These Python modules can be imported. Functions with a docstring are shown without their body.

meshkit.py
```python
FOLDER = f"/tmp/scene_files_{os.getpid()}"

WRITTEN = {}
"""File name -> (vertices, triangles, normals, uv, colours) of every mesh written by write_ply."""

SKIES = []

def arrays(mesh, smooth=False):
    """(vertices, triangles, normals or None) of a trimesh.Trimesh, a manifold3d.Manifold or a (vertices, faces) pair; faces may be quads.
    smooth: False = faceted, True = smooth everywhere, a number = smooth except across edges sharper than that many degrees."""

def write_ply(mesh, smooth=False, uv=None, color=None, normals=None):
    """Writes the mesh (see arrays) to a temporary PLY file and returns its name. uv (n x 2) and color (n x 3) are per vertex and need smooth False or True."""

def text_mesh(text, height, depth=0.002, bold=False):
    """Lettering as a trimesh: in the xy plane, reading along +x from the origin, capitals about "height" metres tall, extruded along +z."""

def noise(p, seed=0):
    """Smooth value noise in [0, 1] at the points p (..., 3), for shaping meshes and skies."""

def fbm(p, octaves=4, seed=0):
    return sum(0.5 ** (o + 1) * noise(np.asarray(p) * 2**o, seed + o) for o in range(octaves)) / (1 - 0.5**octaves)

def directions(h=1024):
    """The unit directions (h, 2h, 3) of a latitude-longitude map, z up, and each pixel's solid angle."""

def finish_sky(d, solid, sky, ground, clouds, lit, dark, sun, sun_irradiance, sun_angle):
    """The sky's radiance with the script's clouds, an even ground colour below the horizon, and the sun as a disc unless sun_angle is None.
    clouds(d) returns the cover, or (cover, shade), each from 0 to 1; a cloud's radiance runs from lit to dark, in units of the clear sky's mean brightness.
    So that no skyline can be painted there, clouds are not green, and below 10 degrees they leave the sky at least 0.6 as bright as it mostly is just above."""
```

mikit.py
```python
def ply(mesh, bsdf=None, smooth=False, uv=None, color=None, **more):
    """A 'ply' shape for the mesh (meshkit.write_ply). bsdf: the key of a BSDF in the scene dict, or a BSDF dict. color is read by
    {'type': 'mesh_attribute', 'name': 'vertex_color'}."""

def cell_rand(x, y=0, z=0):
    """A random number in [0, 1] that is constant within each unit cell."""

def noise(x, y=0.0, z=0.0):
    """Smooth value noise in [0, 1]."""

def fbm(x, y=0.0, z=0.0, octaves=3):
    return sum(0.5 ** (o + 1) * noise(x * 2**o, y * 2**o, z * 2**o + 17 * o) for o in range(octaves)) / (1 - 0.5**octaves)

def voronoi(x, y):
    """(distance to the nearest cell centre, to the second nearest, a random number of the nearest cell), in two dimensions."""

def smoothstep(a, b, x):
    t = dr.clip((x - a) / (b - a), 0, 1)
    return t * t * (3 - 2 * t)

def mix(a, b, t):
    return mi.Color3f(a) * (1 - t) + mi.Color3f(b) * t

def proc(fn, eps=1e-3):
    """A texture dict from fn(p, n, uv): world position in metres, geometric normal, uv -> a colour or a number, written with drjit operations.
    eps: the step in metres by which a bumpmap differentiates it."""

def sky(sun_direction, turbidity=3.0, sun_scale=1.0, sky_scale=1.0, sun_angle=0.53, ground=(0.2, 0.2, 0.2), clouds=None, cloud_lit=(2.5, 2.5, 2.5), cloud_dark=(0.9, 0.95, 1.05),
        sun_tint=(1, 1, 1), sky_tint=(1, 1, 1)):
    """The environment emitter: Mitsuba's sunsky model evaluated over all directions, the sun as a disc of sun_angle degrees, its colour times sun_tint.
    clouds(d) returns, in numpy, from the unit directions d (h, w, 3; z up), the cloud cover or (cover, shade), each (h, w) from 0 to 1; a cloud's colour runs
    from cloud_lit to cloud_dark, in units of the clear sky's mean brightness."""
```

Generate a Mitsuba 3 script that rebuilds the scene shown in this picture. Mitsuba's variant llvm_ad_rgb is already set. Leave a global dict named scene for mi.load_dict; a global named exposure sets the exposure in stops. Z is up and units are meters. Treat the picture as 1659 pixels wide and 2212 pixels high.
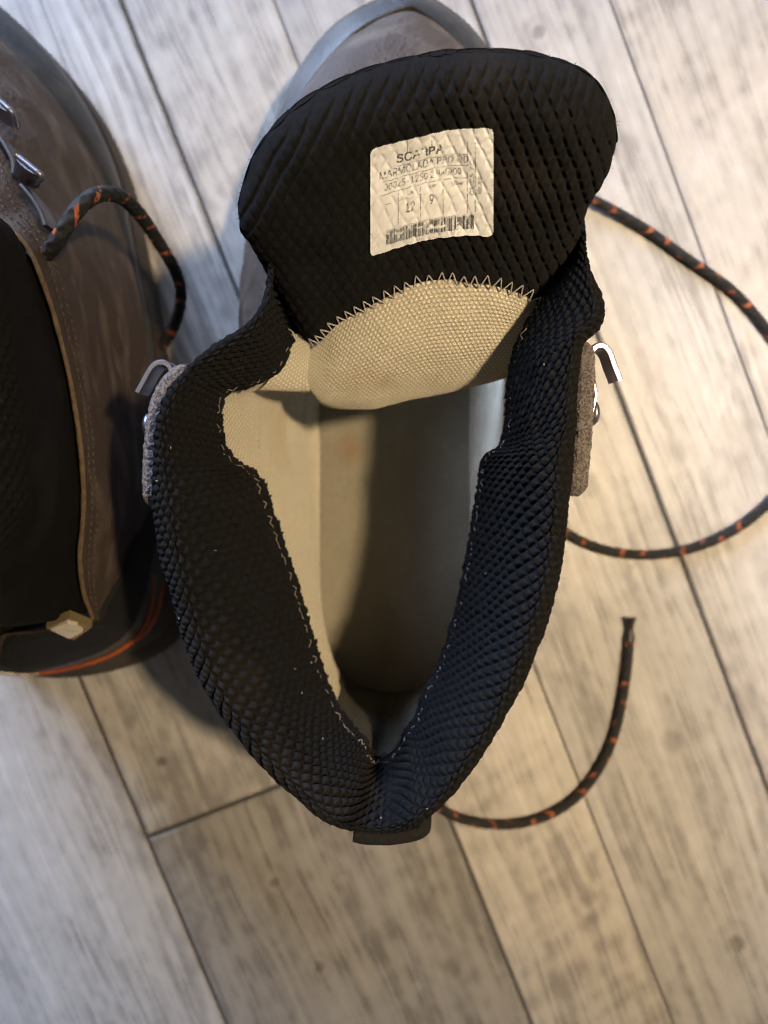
import math
import numpy as np
import drjit as dr
import mitsuba as mi
import trimesh
import shapely
import shapely.geometry as sg
from scipy.interpolate import PchipInterpolator, CubicSpline
from scipy.spatial import Delaunay
import mikit
import meshkit
from mikit import proc, noise, fbm, voronoi, smoothstep, mix, cell_rand, ply

T = mi.ScalarTransform4f
rng = np.random.default_rng(7)
scene, labels = {}, {}

# ------------------------------------------------------------------ camera, light, exposure
CAM_H, TILT, FPX = 0.351, math.radians(3.5), 1701.0          # metres, radians, focal length in survey pixels (width 1659)
FWD = np.array([0, -math.sin(TILT), -math.cos(TILT)])
UPV = np.array([0, math.cos(TILT), -math.sin(TILT)])
EYE = np.array([0.0, 0.0, CAM_H])
exposure = 0.47
scene['camera'] = {
    'type': 'thinlens', 'fov': math.degrees(2 * math.atan(829.5 / FPX)), 'fov_axis': 'x',
    'aperture_radius': 0.00125, 'focus_distance': 0.200, 'near_clip': 0.01, 'far_clip': 30.0,
    'to_world': T().look_at(origin=EYE.tolist(), target=(EYE + FWD).tolist(), up=UPV.tolist())}

def area_lamp(name, pos, target, w, h, rgb, disk=False):
    tw = T().look_at(origin=list(pos), target=list(target), up=[0.1, 0.2, 1]) @ T().scale([w / 2, h / 2, 1])
    scene[name] = {'type': 'disk' if disk else 'rectangle', 'to_world': tw,
                   'bsdf': {'type': 'diffuse', 'reflectance': {'type': 'rgb', 'value': 0.5}},
                   'emitter': {'type': 'area', 'radiance': {'type': 'rgb', 'value': list(rgb)}}}

LAMP = np.array([0.40, 0.07, 1.08]); AIM = np.array([0.15, -0.005, 0.0])
area_lamp('pendant_lamp__bulb', LAMP, AIM, 0.07, 0.07, (890, 690, 440), True)
labels['pendant_lamp'] = {'label': 'warm pendant lamp with a deep hood added to narrow its light, high above the boots to their right', 'category': 'lamp'}
area_lamp('window', (-0.95, 1.55, 0.74), (0, 0.1, 0), 1.0, 1.0, (11.2, 14.6, 21.5))
labels['window'] = {'label': 'daylight window across the room beyond the toes of the boots', 'category': 'window'}
scene['room_light'] = {'type': 'constant', 'radiance': {'type': 'rgb', 'value': [0.055, 0.053, 0.051]}}

# ------------------------------------------------------------------ helpers
def W(px, py, z):
    """Survey point of the photograph (in a 1659 x 2212 copy) at height z -> world."""
    d = FWD + np.array([1, 0, 0]) * (px - 829.5) / FPX + UPV * (1106 - py) / FPX
    k = (z - CAM_H) / d[2]
    p = EYE + d * k
    p[2] = z
    return p

def Ws(pts, z=None):
    return np.array([W(p[0], p[1], p[2] if z is None else z) for p in pts])

def put(key, mesh, bsdf, smooth=True, uv=None, **kw):
    scene[key] = ply(mesh, bsdf, smooth=smooth, uv=uv, **kw)
    return key

def grid_faces(n, m, closed=False):
    i, j = np.meshgrid(np.arange(n if closed else n - 1), np.arange(m - 1), indexing='ij')
    a, b = i * m + j, ((i + 1) % n) * m + j
    q = np.stack([a, b, b + 1, a + 1], -1).reshape(-1, 4)
    return np.vstack([q[:, [0, 1, 2]], q[:, [0, 2, 3]]])

def grid_normals(P, closed=False):
    if closed:
        du = (np.roll(P, -1, 0) - np.roll(P, 1, 0))
    else:
        du = np.gradient(P, axis=0)
    dv = np.gradient(P, axis=1)
    n = np.cross(du, dv)
    return n / (np.linalg.norm(n, axis=2, keepdims=True) + 1e-12)

def spline(pts, n, closed=False, k='pchip'):
    """resample a polyline smoothly to n points, by arc length"""
    p = np.asarray(pts, float)
    if closed:
        p = np.vstack([p, p[:1]])
    d = np.r_[0, np.cumsum(np.linalg.norm(np.diff(p, axis=0), axis=1))]
    if k == 'cubic':
        f = CubicSpline(d, p, bc_type='periodic' if closed else 'not-a-knot')
    else:
        f = PchipInterpolator(d, p)
    fine = f(np.linspace(0, d[-1], 40 * len(p)))
    dd = np.r_[0, np.cumsum(np.linalg.norm(np.diff(fine, axis=0), axis=1))]
    t = np.linspace(0, dd[-1], n + 1)[:-1] if closed else np.linspace(0, dd[-1], n)
    return np.stack([np.interp(t, dd, fine[:, c]) for c in range(p.shape[1])], 1)

def loft(ctrl, n, m, cross='pchip'):
    """ctrl (stations, controls, 3) -> grid (n, m, 3)"""
    S, C, _ = ctrl.shape
    d = np.r_[0, np.cumsum(np.linalg.norm(np.diff(ctrl, axis=0), axis=2).mean(1))]
    s = np.linspace(0, d[-1], n)
    A = PchipInterpolator(d, ctrl.reshape(S, -1))(s).reshape(n, C, 3)
    k = max(3, n // 160)
    ker = np.exp(-0.5 * (np.arange(-2 * k, 2 * k + 1) / k) ** 2); ker /= ker.sum()
    pad = np.concatenate([np.repeat(A[:1], 2 * k, 0), A, np.repeat(A[-1:], 2 * k, 0)])
    A = sum(w * pad[i:i + n] for i, w in enumerate(ker))
    e = np.r_[0, np.cumsum(np.linalg.norm(np.diff(A, axis=1), axis=2).mean(0))]
    f = CubicSpline(e, A, axis=1) if cross == 'cubic' else PchipInterpolator(e, A, axis=1)
    v = np.linspace(0, e[-1], m)
    return f(v), s, v

def tube(pts, r, sides=10, step=None, braid=0.0, cap=True):
    p = np.asarray(pts, float)
    if step:
        L = np.linalg.norm(np.diff(p, axis=0), axis=1).sum()
        p = spline(p, max(4, int(L / step)), k='cubic')
    t = np.gradient(p, axis=0); t /= np.linalg.norm(t, axis=1, keepdims=True) + 1e-12
    a = np.zeros_like(t)
    ref = np.array([0, 0, 1.0]) if abs(t[0, 2]) < 0.9 else np.array([1.0, 0, 0])
    a0 = np.cross(t[0], ref)
    for i in range(len(p)):
        a0 = a0 - t[i] * a0.dot(t[i]); a0 = a0 / (np.linalg.norm(a0) + 1e-12); a[i] = a0
    b = np.cross(t, a)
    ang = np.arange(sides + 1) * 2 * np.pi / sides
    L = np.r_[0, np.cumsum(np.linalg.norm(np.diff(p, axis=0), axis=1))]
    rr = np.broadcast_to(r, (len(p),))[:, None] * np.ones((1, sides + 1))
    if braid:
        q1 = np.sin(L[:, None] / 0.00085 + 4 * ang[None]); q2 = np.sin(L[:, None] / 0.00085 - 4 * ang[None])
        rr = rr + braid * np.maximum(q1, q2)
    P = p[:, None] + rr[..., None] * (np.cos(ang)[None, :, None] * a[:, None] + np.sin(ang)[None, :, None] * b[:, None])
    f = grid_faces(len(p), sides + 1)
    uv = np.stack(np.broadcast_arrays(L[:, None], (ang / (2 * np.pi))[None]), -1).reshape(-1, 2)
    V = P.reshape(-1, 3)
    if cap:
        n0 = len(V); m = sides + 1
        V = np.vstack([V, p[:1], p[-1:]]); uv = np.vstack([uv, [[0, 0]], [[L[-1], 0]]])
        i = np.arange(sides); last = (len(p) - 1) * m
        f = np.vstack([f, np.stack([np.full(sides, n0), i + 1, i], 1), np.stack([np.full(sides, n0 + 1), last + i, last + i + 1], 1)])
    return V, f, uv

def join(parts):
    V, Fc, UV, o = [], [], [], 0
    for x in parts:
        V.append(x[0]); Fc.append(np.asarray(x[1]) + o); o += len(x[0])
        if len(x) > 2:
            UV.append(x[2])
    return (np.vstack(V), np.vstack(Fc)) + ((np.vstack(UV),) if UV else ())

def strip_extrude(path, lo, hi, th):
    """a thin sheet standing on a plan path (n,2), from z lo(n) to hi(n), thickness th, rounded edges"""
    p = np.asarray(path, float); n = len(p)
    t = np.gradient(p, axis=0); t /= np.linalg.norm(t, axis=1, keepdims=True)
    nn = np.stack([-t[:, 1], t[:, 0]], 1)
    lo = np.broadcast_to(lo, (n,)); hi = np.broadcast_to(hi, (n,))
    c = th * 0.3
    prof = [(-.5, 0, c), (-.5, 1, -c), (-.28, 1, 0), (.28, 1, 0), (.5, 1, -c), (.5, 0, c), (.28, 0, 0), (-.28, 0, 0)]
    P = np.stack([np.c_[p + nn * th * a, (lo if b == 0 else hi) + o] for a, b, o in prof], 1)
    P = np.concatenate([P, P[:, :1]], 1)
    V = P.reshape(-1, 3); f = grid_faces(n, 9)
    caps = []
    for i0, flip in ((0, False), ((n - 1) * 9, True)):
        for k in range(1, 7):
            tri = [i0, i0 + k, i0 + k + 1]
            caps.append(tri[::-1] if flip else tri)
    return V, np.vstack([f, caps])

def scales(u, v, pu, pv, amp, skew=0.0):
    """raised lozenges of a knitted honeycomb"""
    v = v + skew * u
    a, b = u / pu + v / pv, u / pu - v / pv
    fa, fb = a - np.floor(a), b - np.floor(b)
    ia, ib = np.floor(a), np.floor(b)
    da = np.minimum(fa, 1 - fa) * min(pu, pv) * .72; db = np.minimum(fb, 1 - fb) * min(pu, pv) * .72
    h = (1 - np.exp(-(da / .00036) ** 2)) * (1 - np.exp(-(db / .00036) ** 2))
    h = h * (.80 + .20 * np.sin(np.pi * fa) * np.sin(np.pi * fb))
    rnd = np.sin(ia * 12.9898 + ib * 78.233) * 43758.5453
    rnd = rnd - np.floor(rnd)
    return amp * (h * (0.88 + 0.24 * rnd) + 0.14 * (fa + (1 - fb) - 1) * h - .8)

# ------------------------------------------------------------------ materials
def rgbv(c):
    return {'type': 'rgb', 'value': list(c)}

def mat(name, base, rough=0.7, spec=0.4, bump=None, scale=1.0, two=True, **kw):
    b = {'type': 'principled', 'base_color': base if isinstance(base, dict) else rgbv(base), 'roughness': rough, 'specular': spec, **kw}
    if bump is not None:
        b = {'type': 'bumpmap', 'nested_texture': bump, 'scale': scale, 'nested_bsdf': b}
    scene[name] = {'type': 'twosided', 'nested': b} if two else b
    return name

TONES = []
KNOTS = [(*W(px, py, 0)[:2], r, k) for px, py, r, k in [(350, 1645, .0034, .8), (1165, 70, .0032, .5), (592, 1905, .0034, .5), (690, 2088, .0030, .45), (280, 1560, .004, .25), (1590, 2040, .005, .5)]]

def plank_color(p, n, uv):
    u, v = uv.x, uv.y
    k = dr.floor(v)                                             # plank number
    w = (v - k) * 0.2                                           # metres across
    r1, r2 = cell_rand(k, 3), cell_rand(k, 8)
    warp = (fbm(u * 9, w * 30, k * 3.1, 2) - 0.5) * 0.012
    streak = fbm(u * 9 + r1 * 40, (w + warp) * 330, k * 5.7, 3)
    fine = fbm(u * 30, (w + warp) * 1300, k * 2.3, 2)
    blot = fbm(u * 34 + 9 * r2, w * 46, k * 7.7, 3)
    big = fbm(u * 9, w * 16, k * 9.1 + 3, 2)
    speck = fbm(u * 150, w * 240, k, 2)
    saw = fbm(u * 120 + w * 30, w * 12, k * 1.7, 2)             # cross-cut saw marks
    sawm = smoothstep(0.35, 0.8, r2)
    x = 0.52 + (blot - 0.5) * 0.42 + (big - 0.5) * 0.42 + (streak - 0.5) * (0.42 + 0.32 * r1) + (fine - 0.5) * 0.36 + (speck - 0.5) * 0.25 + (saw - 0.5) * 0.34 * sawm
    c = mix((0.245, 0.232, 0.22), (0.45, 0.435, 0.41), smoothstep(0.20, 0.60, x))
    c = mix(c, (0.60, 0.585, 0.565), smoothstep(0.55, 0.95, x) * 0.8)
    # occasional knots
    d1, d2, q = voronoi(u * 9 + r1 * 7, w * 11 + k * 3.3)
    knot = (1 - smoothstep(0.02, 0.075, d1 + (speck - 0.5) * 0.03)) * dr.select(q > 0.55, 1.0, 0.0)
    c = mix(c, (0.13, 0.115, 0.10), knot * 0.45)
    ring = dr.exp(-dr.square((d1 - 0.10) / 0.02)) * dr.select(q > 0.55, 0.08, 0.0)
    c = mix(c, (0.2, 0.18, 0.16), ring)
    for kx, ky, kr, kd in KNOTS:
        dd = dr.sqrt(dr.square(p.x - kx) + dr.square((p.y - ky) * 0.9)) + (speck - 0.5) * kr * 0.7
        c = mix(c, (0.10, 0.09, 0.08), (1 - smoothstep(kr * 0.35, kr, dd)) * kd)
        c = mix(c, (0.22, 0.20, 0.185), dr.exp(-dr.square((dd - kr * 1.9) / (kr * 0.5))) * 0.16)
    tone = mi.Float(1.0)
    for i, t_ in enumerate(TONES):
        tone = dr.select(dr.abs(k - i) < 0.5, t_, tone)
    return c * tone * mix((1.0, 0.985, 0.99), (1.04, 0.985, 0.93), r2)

def plank_bump(p, n, uv):
    u, v = uv.x, uv.y
    k = dr.floor(v); w = (v - k) * 0.2
    return fbm(u * 12, w * 600, k * 5.7, 2) * 0.7 + fbm(u * 160, w * 300, k, 2) * 0.5

mat('m_plank', proc(plank_color), 0.42, 0.5, proc(plank_bump, 4e-4), 0.0004, two=False)
mat('m_joint', (0.08, 0.075, 0.07), 0.9, 0.1, two=False)

def fuzz(p, n, uv):
    return fbm(p.x * 2600, p.y * 2600, p.z * 2600, 2)

def black_col(p, n, uv):
    a = fbm(p.x * 3200, p.y * 3200, p.z * 3200, 2)
    g = fbm(p.x * 45, p.y * 45, p.z * 45, 2)
    c = mix((0.0066, 0.0064, 0.0066), (0.0155, 0.0148, 0.0146), a)
    return mix(c, (0.030, 0.026, 0.022), smoothstep(0.60, 0.85, g) * 0.35)

mat('m_black', proc(black_col), 0.95, 0.06, proc(fuzz, 1e-4), 0.00010)

def shell_col(p, n, uv):
    a = fbm(p.x * 900, p.y * 900, p.z * 900, 2)
    return mix((0.006, 0.0058, 0.006), (0.015, 0.014, 0.0135), a)

mat('m_shell', proc(shell_col), 0.8, 0.3, proc(fuzz, 1e-4), 0.0002, sheen=0.2)

def knit_h(uv, pu=0.0013, pv=0.00105):
    r = dr.floor(uv.y / pv)
    x = uv.x / pu + 0.5 * (r - 2 * dr.floor(r / 2))
    fx = x - dr.floor(x) - 0.5
    fy = uv.y / pv - r - 0.5
    return 1 - smoothstep(0.18, 0.5, dr.sqrt(fx * fx * 1.1 + fy * fy))

def cream_bump(p, n, uv):
    return knit_h(uv) + 0.35 * noise(p.x * 2500, p.y * 2500, p.z * 2500)

def cream_col(p, n, uv):
    h = knit_h(uv)
    d = fbm(p.x * 60, p.y * 60, p.z * 60, 3)
    c = mix((0.37, 0.325, 0.235), (0.66, 0.605, 0.475), 0.25 + 0.75 * h)  # knit holes darker: backing cloth, plus their occlusion put into the colour
    c = mix(c, (0.36, 0.26, 0.15), smoothstep(0.55, 0.85, d) * 0.45)
    return c

mat('m_cream', proc(cream_col), 0.85, 0.2, proc(cream_bump, 1.2e-4), 0.00030)

def insole_col(p, n, uv):
    d = fbm(p.x * 70, p.y * 40, 1.7, 3)
    c = mix((0.17, 0.15, 0.11), (0.28, 0.255, 0.195), d)
    c = c * (0.94 + 0.12 * noise(p.x * 900, p.y * 900) )
    st = dr.exp(-(dr.square((p.x + 0.0135) / 0.0045) + dr.square((p.y - 0.006) / 0.006)))
    return mix(c, (0.20, 0.11, 0.05), st * 0.6)

mat('m_insole', proc(insole_col), 0.8, 0.25, proc(fuzz, 1e-4), 0.0002)

def nubuck_col(p, n, uv):
    a = fbm(p.x * 1100, p.y * 1100, p.z * 1100, 2)
    b = fbm(p.x * 30, p.y * 30, p.z * 30, 3)
    d = fbm(p.x * 110 + 3, p.y * 60, p.z * 110, 3)
    c = mix((0.036, 0.0245, 0.0175), (0.080, 0.056, 0.041), 0.35 * a + 0.65 * b)
    c = mix(c, (0.145, 0.112, 0.088), smoothstep(0.50, 0.78, d) * 0.6)
    return mix(c, (0.05, 0.038, 0.03), smoothstep(0.58, 0.82, b) * 0.4)

mat('m_nubuck', proc(nubuck_col), 0.62, 0.35, proc(lambda p, n, uv: fbm(p.x * 900, p.y * 900, p.z * 900, 3), 1e-4), 0.0006, sheen=0.2)

def suede_col(p, n, uv):
    a = fbm(p.x * 2600, p.y * 2600, p.z * 900, 2)
    return mix((0.075, 0.062, 0.056), (0.22, 0.19, 0.175), smoothstep(0.25, 0.75, a))

mat('m_suede', proc(suede_col), 0.95, 0.15, proc(fuzz, 1e-4), 0.0006, sheen=0.4)
mat('m_cut', proc(lambda p, n, uv: mix((0.085, 0.058, 0.036), (0.20, 0.14, 0.085), fbm(p.x * 900, p.y * 900, p.z * 900, 2))), 0.9, 0.1)

def rubber_col(p, n, uv):
    b = fbm(p.x * 60, p.y * 60, p.z * 60, 3)
    return mix((0.026, 0.026, 0.027), (0.060, 0.056, 0.052), smoothstep(0.4, 0.75, b))

mat('m_rubber', proc(rubber_col), 0.42, 0.5, proc(lambda p, n, uv: fbm(p.x * 700, p.y * 700, p.z * 700, 2), 2e-4), 0.0003)
mat('m_outsole', proc(lambda p, n, uv: mix((0.03, 0.025, 0.021), (0.075, 0.06, 0.048), fbm(p.x * 80, p.y * 80, p.z * 80, 3))), 0.7, 0.35)
mat('m_orange', proc(lambda p, n, uv: mix((0.30, 0.055, 0.012), (0.52, 0.115, 0.02), fbm(p.x * 120, p.y * 120, p.z * 120, 2))), 0.5, 0.4)
scene['m_steel'] = {'type': 'twosided', 'nested': {'type': 'roughconductor', 'material': 'Cr', 'alpha': 0.16, 'specular_reflectance': rgbv((0.7, 0.7, 0.7)), 'distribution': 'ggx'}}

def lace_col(p, n, uv):
    s = uv.x / 0.0090 + 0.28 * dr.sin(2 * math.pi * uv.y)
    k = dr.floor(s); f = s - k
    ring = smoothstep(0.0, 0.04, f) * (1 - smoothstep(0.20, 0.27, f))
    q = uv.y * 8
    st = uv.x / 0.0011
    cell = cell_rand(dr.floor(q + st * 0.5), dr.floor(st - q * 0.5))
    on = ring * dr.select(cell > 0.32, 1.0, 0.0)
    side = smoothstep(-0.5, 0.1, dr.sin(2 * math.pi * (uv.y + 0.37 * k)))
    base = mix((0.010, 0.0095, 0.009), (0.030, 0.028, 0.026), noise(uv.x * 2500, uv.y * 16))
    return mix(base, (0.38, 0.105, 0.042), on * side)

scene['m_steel_dimmed'] = {'type': 'twosided', 'nested': {'type': 'roughconductor', 'material': 'Cr', 'alpha': 0.14, 'distribution': 'ggx', 'specular_reflectance': rgbv((0.38, 0.37, 0.36))}}  # same steel, reflectance cut so a dark room's reflection is built in
mat('m_lace', proc(lace_col), 0.75, 0.3)
mat('m_aglet', (0.02, 0.018, 0.016), 0.4, 0.5)
mat('m_thread', (0.44, 0.40, 0.37), 0.7, 0.3)
mat('m_thread_shadowed', (0.25, 0.21, 0.175), 0.8, 0.2)  # dull thread, coloured darker for the shadow it lies in on the collar
mat('m_thread_brown', (0.085, 0.066, 0.05), 0.7, 0.3)
def label_col(p, n, uv):
    d = fbm(p.x * 140, p.y * 140, p.z * 140, 3)
    return mix((0.88, 0.885, 0.89), (0.82, 0.80, 0.75), smoothstep(0.5, 0.8, d) * 0.6)
mat('m_label', proc(label_col), 0.45, 0.4)
mat('m_print', (0.10, 0.10, 0.105), 0.6, 0.3)
mat('m_badge', (0.62, 0.55, 0.45), 0.5, 0.4)
mat('m_badge_rim', (0.20, 0.15, 0.07), 0.5, 0.4)
mat('m_lint', (0.20, 0.19, 0.17), 0.9, 0.1)

# deep tube added round the lamp to narrow its warm cone
ax_ = (AIM - LAMP) / np.linalg.norm(AIM - LAMP)
s1_ = np.cross(ax_, [0, 1, 0]); s1_ /= np.linalg.norm(s1_); s2_ = np.cross(ax_, s1_)
th_ = np.arange(64) * 2 * np.pi / 64
prof_ = [(-.06, .012), (-.05, .040), (-.02, .050), (.0, .053), (.20, .057), (.20, .059), (.0, .055), (-.022, .052), (-.052, .042), (-.062, .014)]
Vs_ = np.stack([LAMP + ax_ * h + r * (np.cos(th_)[:, None] * s1_ + np.sin(th_)[:, None] * s2_) for h, r in prof_], 1)
mat('m_added_shade', (0.10, 0.10, 0.10), 0.8, 0.2)
put('pendant_lamp__added_shade', (Vs_.reshape(-1, 3), grid_faces(64, len(prof_), True)), 'm_added_shade')

# ------------------------------------------------------------------ floor
ANG = math.radians(21.6)
EU = np.array([math.sin(ANG), -math.cos(ANG)])                # along the planks, towards the heel
EV = np.array([math.cos(ANG), math.sin(ANG)])
def to_uv(x, y):
    return x * EU[0] + y * EU[1], x * EV[0] + y * EV[1]
seams = [(-0.463, 1), (-0.39, 0), (-0.318, 1), (-0.247, 0), (-0.1765, 1), (-0.1035, 0), (-0.0345, 1), (0.0315, 0), (0.1165, 1), (0.176, 0), (0.262, 1), (0.334, 0), (0.407, 1)]
ends = {-0.1765: [-0.33, 0.119, 0.47], -0.0345: [-0.09 - 0.33, 0.34], 0.1165: [-0.36, 0.40], -0.318: [-0.14, 0.31], 0.262: [-0.25, 0.2], -0.463: [0.05], 0.407: []}
big = sg.box(-0.62, -0.62, 0.62, 0.62)
v0 = np.array([[-.75, -.75, -.0014], [.75, -.75, -.0014], [.75, .75, -.0014], [-.75, .75, -.0014]])
put('floor', (v0, np.array([[0, 1, 2], [0, 2, 3]])), 'm_joint', smooth=False)
labels['floor'] = {'label': 'pale grey-beige wood plank floor under the boots', 'kind': 'structure'}
num = 0
def plank(ua, ub, va, vb, ga, gb):
    global num
    g0, g1 = (0.0008 if ga else 0.00035), (0.0008 if gb else 0.00035)
    a0, a1, b0, b1 = ua + 0.0010, ub - 0.0010, va + g0, vb - g1
    cu, cv = 0.0012, 0.0009
    us = np.r_[a0, a0 + cu, np.linspace(a0 + cu, a1 - cu, 6)[1:-1], a1 - cu, a1]
    vs = [b0, b0 + cv, (b0 + b1) / 2, b1 - cv, b1]
    V, UVs = [], []
    drop = 0.0008
    for i, u in enumerate(us):
        for j, v in enumerate(vs):
            e = (i in (0, len(us) - 1)) or (j == 0 and ga) or (j == 4 and gb)
            e2 = (j == 0 and not ga) or (j == 4 and not gb)
            V.append([*(EU * u + EV * v), -drop if e else (-0.00045 if e2 else 0.0)])
            UVs.append([u + num * 1.37, num + 0.02 + (v - b0) / 0.2])
    f = grid_faces(len(us), 5)
    V = np.array(V); f = f[:, ::-1] if np.cross(V[f[0, 1]] - V[f[0, 0]], V[f[0, 2]] - V[f[0, 0]])[2] < 0 else f
    # skirt
    n0 = len(V); per = [i * 5 for i in range(len(us))] + [(len(us) - 1) * 5 + j for j in range(1, 5)] + [i * 5 + 4 for i in range(len(us) - 2, -1, -1)] + [j for j in range(3, 0, -1)]
    low = V[per].copy(); low[:, 2] = -0.0015
    V = np.vstack([V, low]); UVs = np.vstack([UVs, np.array(UVs)[per]])
    m = len(per); k = np.arange(m); k2 = (k + 1) % m
    P = np.array(per)
    f = np.vstack([f, np.stack([P[k], P[k2], n0 + k2], 1), np.stack([P[k], n0 + k2, n0 + k], 1)])
    key = 'floor__plank' + ('' if num == 0 else f'_{num:03d}')
    put(key, (V, f), 'm_plank', smooth=False, uv=UVs)
    mx, my = (EU * (ua + ub) / 2 + EV * (va + vb) / 2)
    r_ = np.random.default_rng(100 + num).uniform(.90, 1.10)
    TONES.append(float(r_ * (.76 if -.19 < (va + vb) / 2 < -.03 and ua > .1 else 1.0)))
    num += 1
major = [q for q, m_ in seams if m_]
minor = {m0: [q for q, m_ in seams if not m_ and m0 < q < m1] for m0, m1 in zip(major[:-1], major[1:])}
cosA = math.cos(ANG)
for m0, m1 in zip(major[:-1], major[1:]):
    cuts = [-0.62] + ends[m0] + [0.62]
    for n_, (a, b) in enumerate(zip(cuts[:-1], cuts[1:])):
        whole = m0 == -0.318 or (m0 == -0.1765 and n_ >= 2)       # wide boards without a printed middle groove
        mids = [] if whole else minor[m0]
        ed = [m0] + mids + [m1]
        for va, vb in zip(ed[:-1], ed[1:]):
            plank(a, b, va * cosA, vb * cosA, va in major, vb in major)

# ------------------------------------------------------------------ shared boot lower: sole, rand, upper
def half_frames(med, n):
    return spline(med, n, k='pchip')

class Frame:
    def __init__(self, heel, toe, mirror):
        self.o = np.array(heel[:2]); d = np.array(toe[:2]) - self.o
        self.len = np.linalg.norm(d); self.a = d / self.len
        self.l = np.array([self.a[1], -self.a[0]])              # to the right of the axis
    def local(self, P):
        q = np.asarray(P)[:, :2] - self.o
        return np.c_[q @ self.l, q @ self.a, np.asarray(P)[:, 2]]
    def world(self, P):
        P = np.asarray(P, float)
        xy = self.o + P[..., 0:1] * self.l + P[..., 1:2] * self.a
        return np.concatenate([xy, P[..., 2:3]], -1)

def inset(loop, d):
    """move a closed plan loop inwards by d (array)"""
    t = np.roll(loop, -1, 0) - np.roll(loop, 1, 0)
    t = t[:, :2] / (np.linalg.norm(t[:, :2], axis=1, keepdims=True) + 1e-12)
    n = np.stack([-t[:, 1], t[:, 0]], 1)
    c = loop[:, :2].mean(0)
    if ((loop[:, :2] + n * 0.001 - c) ** 2).sum() > ((loop[:, :2] - c) ** 2).sum():
        n = -n
    out = loop.copy(); out[:, :2] += n * np.asarray(d)[:, None]
    return out

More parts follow.
